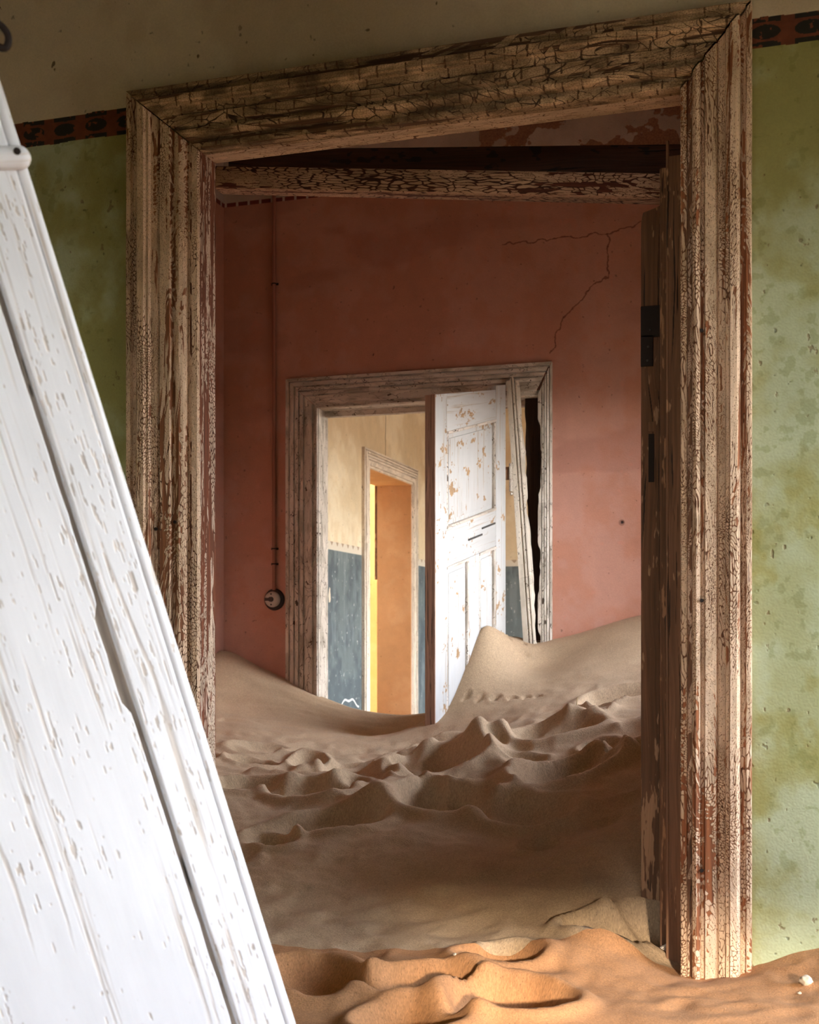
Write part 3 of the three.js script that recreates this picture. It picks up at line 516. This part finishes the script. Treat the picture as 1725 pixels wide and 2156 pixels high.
// hollows left by feet: x, z, length, width, turn, depth
const FEET = [[-0.74, -3.98, 0.17, 0.11, 0.4, 0.055], [-1.10, -3.80, 0.22, 0.15, 0.9, 0.07], [-1.40, -3.48, 0.15, 0.10, 0.3, 0.05], [-1.62, -3.52, 0.12, 0.09, -0.3, 0.04], [-1.80, -3.95, 0.10, 0.07, 0.2, 0.035], [-1.62, -4.02, 0.11, 0.07, 1.2, 0.04], [-1.44, -3.95, 0.11, 0.08, 0.2, 0.035], [-0.62, -3.52, 0.17, 0.10, -0.4, 0.05], [-0.40, -3.62, 0.14, 0.09, 0.3, 0.045], [-0.30, -3.85, 0.12, 0.07, 0.1, 0.035], [-0.95, -3.35, 0.18, 0.12, 0.7, 0.05], [-1.2, -3.2, 0.15, 0.1, -0.2, 0.035], [-0.70, -3.25, 0.16, 0.10, 0.3, 0.045], [-1.25, -4.25, 0.13, 0.09, -0.5, 0.04], [-0.56, -4.35, 0.16, 0.10, 0.1, 0.045],
  [-0.88, -2.20, 0.13, 0.10, 0.6, 0.05], [-0.68, -2.20, 0.12, 0.08, -0.3, 0.04], [-0.48, -2.12, 0.12, 0.09, 0.3, 0.045], [-0.36, -2.48, 0.09, 0.06, 0.3, 0.035], [-0.28, -2.52, 0.08, 0.06, 0.1, 0.03], [-0.62, -2.02, 0.10, 0.08, 0.1, 0.035], [-0.54, -2.36, 0.09, 0.07, 0.2, 0.03]];
for (const [x, z] of [[-1.16, -5.1], [-1.13, -5.04], [-1.09, -5.09], [-1.05, -5.02], [-1.22, -4.72], [-1.16, -4.68], [-1.10, -4.66], [-1.03, -4.64], [-0.97, -4.62], [-0.91, -4.6]]) FEET.push([x, z, 0.022, 0.015, x * 9, 0.012]);
{ const r = rng(77); for (let i = 0; i < 26; i++) { const z = -3.0 - 1.45 * r(), x = -2.1 + 1.9 * r(); FEET.push([x, z, 0.06 + 0.07 * r(), 0.05 + 0.04 * r(), r() * 3, 0.014 + 0.02 * r()]); } }
// trodden ridges: from, to, height, half width
const RIDGES = [[-1.27, -4.42, -0.98, -3.95, 0.03, 0.06], [-0.98, -3.95, -0.80, -3.55, 0.055, 0.07], [-1.20, -4.02, -1.14, -3.36, 0.045, 0.05], [-0.90, -3.97, -0.62, -4.12, 0.045, 0.05], [-0.74, -3.46, -0.36, -3.62, 0.05, 0.06], [-1.68, -3.72, -1.36, -3.62, 0.03, 0.05], [-1.95, -4.15, -1.5, -4.12, 0.025, 0.05], [-1.36, -3.42, -1.12, -3.32, 0.03, 0.045], [-0.52, -3.85, -0.30, -3.98, 0.035, 0.04]];
function sandY(x, z, fine = true) {
  const n = CTRL.length; let y = WEIGHTS[n] + WEIGHTS[n + 1] * x + WEIGHTS[n + 2] * z;
  for (let i = 0; i < n; i++) y += WEIGHTS[i] * tps((x - CTRL[i][0]) ** 2 + (z - CTRL[i][1]) ** 2);
  if (!fine) return y;
  const wx = x + 0.05 * (fbm(x * 5, z * 5, 3, 8) - 0.5), wz = z + 0.05 * (fbm(x * 5, z * 5, 3, 18) - 0.5);
  for (const [fx, fz, a, b, t, d] of FEET) {
    const dx = wx - fx, dz = wz - fz; if (Math.abs(dx) > 0.45 || Math.abs(dz) > 0.45) continue;
    const c = Math.cos(t), s = Math.sin(t), r = Math.hypot((dx * c + dz * s) / a, (-dx * s + dz * c) / b);
    if (r < 1) y -= d * 1.25 * (1 - r * r * r); y += d * 0.42 * Math.exp(-(((r - 1.12) / 0.22) ** 2));
  }
  for (const [ax, az, bx, bz, h, w] of RIDGES) {
    const dx = bx - ax, dz = bz - az, L = dx * dx + dz * dz, t = clamp(((wx - ax) * dx + (wz - az) * dz) / L), ex = wx - ax - t * dx, ez = wz - az - t * dz, d2 = Math.hypot(ex, ez);
    if (d2 < w * 3) y += h * Math.exp(-Math.pow(d2 / w, 1.5));
  }
  const busy = ss(-4.9, -4.3, z) * ss(-1.9, -2.2, z) * 0.8 + 0.2;
  y += busy * (0.024 * (fbm(x * 4.2, z * 4.2, 3, 28) - 0.5) + 0.014 * (Math.abs(fbm(x * 11, z * 11, 3, 38) - 0.5) * -2 + 0.3));
  const wind = ss(-4.2, -4.7, z) * ss(-1.2, -1.6, x); if (wind > 0) y += wind * 0.012 * (fbm(x * 5 + z * 2, z * 16 + x * 7, 3, 48) - 0.5);
  return y;
}
function sandMesh(xs, zs) {
  const nx = xs.length, nz = zs.length, pos = new Float32Array(nx * nz * 3), uv = new Float32Array(nx * nz * 2), idx = [];
  for (let j = 0; j < nz; j++) for (let i = 0; i < nx; i++) { const o = j * nx + i; pos[o * 3] = xs[i]; pos[o * 3 + 1] = sandY(xs[i], zs[j]); pos[o * 3 + 2] = zs[j]; uv[o * 2] = xs[i]; uv[o * 2 + 1] = zs[j]; }
  for (let j = 0; j < nz - 1; j++) for (let i = 0; i < nx - 1; i++) { const a = j * nx + i; idx.push(a, a + nx, a + 1, a + 1, a + nx, a + nx + 1); }
  const g = new THREE.BufferGeometry(); g.setAttribute('position', new THREE.BufferAttribute(pos, 3)); g.setAttribute('uv', new THREE.BufferAttribute(uv, 2)); g.setIndex(idx); g.computeVertexNormals();
  const nn = g.attributes.normal; if (nn.getY(0) < 0) { for (let i = 0; i < idx.length; i += 3) [idx[i + 1], idx[i + 2]] = [idx[i + 2], idx[i + 1]]; g.setIndex(idx); g.computeVertexNormals(); }
  return g;
}
const range = (...runs) => { const out = []; for (const [a, b, s] of runs) { const n = Math.max(1, Math.round(Math.abs(b - a) / s)); for (let i = 0; i < n; i++) out.push(a + (b - a) * i / n); } out.push(runs[runs.length - 1][1]); return out; };
const sandTex = (base, seed) => matOf(bake(1024, 1024, 1, 1, (u, v) => {
  const s = hash(Math.floor(u * 1024), Math.floor(v * 1024), seed), s2 = vn(u * 512, v * 512, seed + 1), m = 0.90 + 0.16 * s2 + 0.10 * (s - 0.5), dark = s > 0.992 ? 0.6 : 1, lite = s < 0.006 ? 1.25 : 1;
  const b = vn(u * 12, v * 12, seed + 4), k = m * dark * lite * (0.97 + 0.06 * b); return [base[0] * k, base[1] * k, base[2] * k, 0.3 + 0.4 * s2 + 0.3 * s];
}), 0.0012, 1.0);
const sandFront = sandTex([180, 130, 88], 1001), sandRed = sandTex([188, 160, 128], 1011);
const SPLIT = -2.407;
function sand(label, xs, zs, m) { const o = part('sand_drift', sandMesh(xs, zs), m, scene); tag(o, label, 'sand'); o.userData.kind = 'stuff'; return o; }
sand('orange sand filling the green room in the foreground and the near threshold', range([-1.978, -1.2, 0.04], [-1.2, 0.2, 0.009], [0.2, 1.148, 0.06]), range([3.48, -1.6, 0.12], [-1.6, SPLIT, 0.009]), sandFront);
sand('beige trampled sand drift in the red room, rising to a peak against the white leaf', range([-2.518, -0.042, 0.0105]), range([SPLIT, -5.23, 0.011]), sandRed);
sand('pale sand on the floor of the furthest room behind the white leaf', range([-2.518, 1.148, 0.06]), range([-5.23, -5.4, 0.02], [-5.4, -8.648, 0.08]), sandRed);
sand('pale sand on the floor of the orange room', range([-3.748, -2.518, 0.06]), range([-5.31, -9.69, 0.08]), sandRed);

// litter lying on the sand
function onSand(x, z, dy = 0) { return [x, sandY(x, z) + dy, z]; }
{
  const chipGeo = (seed, s) => { const g = mergeVertices(new THREE.IcosahedronGeometry(s, 2), 1e-4), p = g.attributes.position, r = new THREE.Vector3(); for (let i = 0; i < p.count; i++) { r.fromBufferAttribute(p, i); const k = 0.3 + 1.4 * fbm(r.x / s * 1.6 + 9, r.y / s * 1.6 + r.z / s * 1.3, 3, seed); p.setXYZ(i, r.x * k, r.y * k * 0.7, r.z * k); } g.computeVertexNormals(); return g; };
  const c = part('plaster_chip', chipGeo(3, 0.0125), chipWhite, scene); c.position.set(...onSand(0.022, -2.22, 0.006)); tag(c, 'pale plaster chip on the sand at the lower right corner', 'debris');
  const small = [[0.012, -2.19, 'tiny pale crumb just below the large plaster chip'], [-0.62, -2.30, 'tiny pale crumb on the orange sand below the dark threshold'], [-0.40, -2.10, 'tiny pale crumb on the orange sand near the bottom edge']];
  small.forEach(([x, z, l], i) => { const s = part('plaster_crumb', chipGeo(5 + i, 0.0035), chipWhite, scene); s.position.set(...onSand(x, z, 0.001)); tag(s, l, 'debris', undefined); });
  const stalk = (x, z, turn, len, rise, label) => { const y = sandY(x, z), cu = new THREE.CatmullRomCurve3([new THREE.Vector3(0, 0, 0), new THREE.Vector3(len * 0.5, rise * 0.7 + 0.004, 0.004), new THREE.Vector3(len, rise, 0)]); const o = part('straw_stalk', new THREE.TubeGeometry(cu, 12, 0.0016, 6), straw, scene); o.position.set(x, y, z); o.rotation.y = turn; tag(o, label, 'straw'); };
  stalk(-0.72, -4.30, 0.2, 0.006, 0.03, 'short straw stalk standing upright on the dune slope');
  stalk(-1.02, -4.18, 0.7, 0.045, 0.014, 'bent straw lying below the white leaf dune');
  stalk(-0.50, -4.62, -0.2, 0.03, 0.004, 'dark straw lying high on the dune at the right');
  const sp = part('wood_splinter', slab(-0.014, 0.014, 0, 0.02, -0.004, 0.004, 0.002), farTrim, scene); sp.position.set(...onSand(-0.236, -2.47, 0.0)); sp.rotation.set(0.2, 0.3, 0.5); tag(sp, 'white wood splinter at the foot of the brown stop post', 'debris');
}

renderer.render(scene, camera);
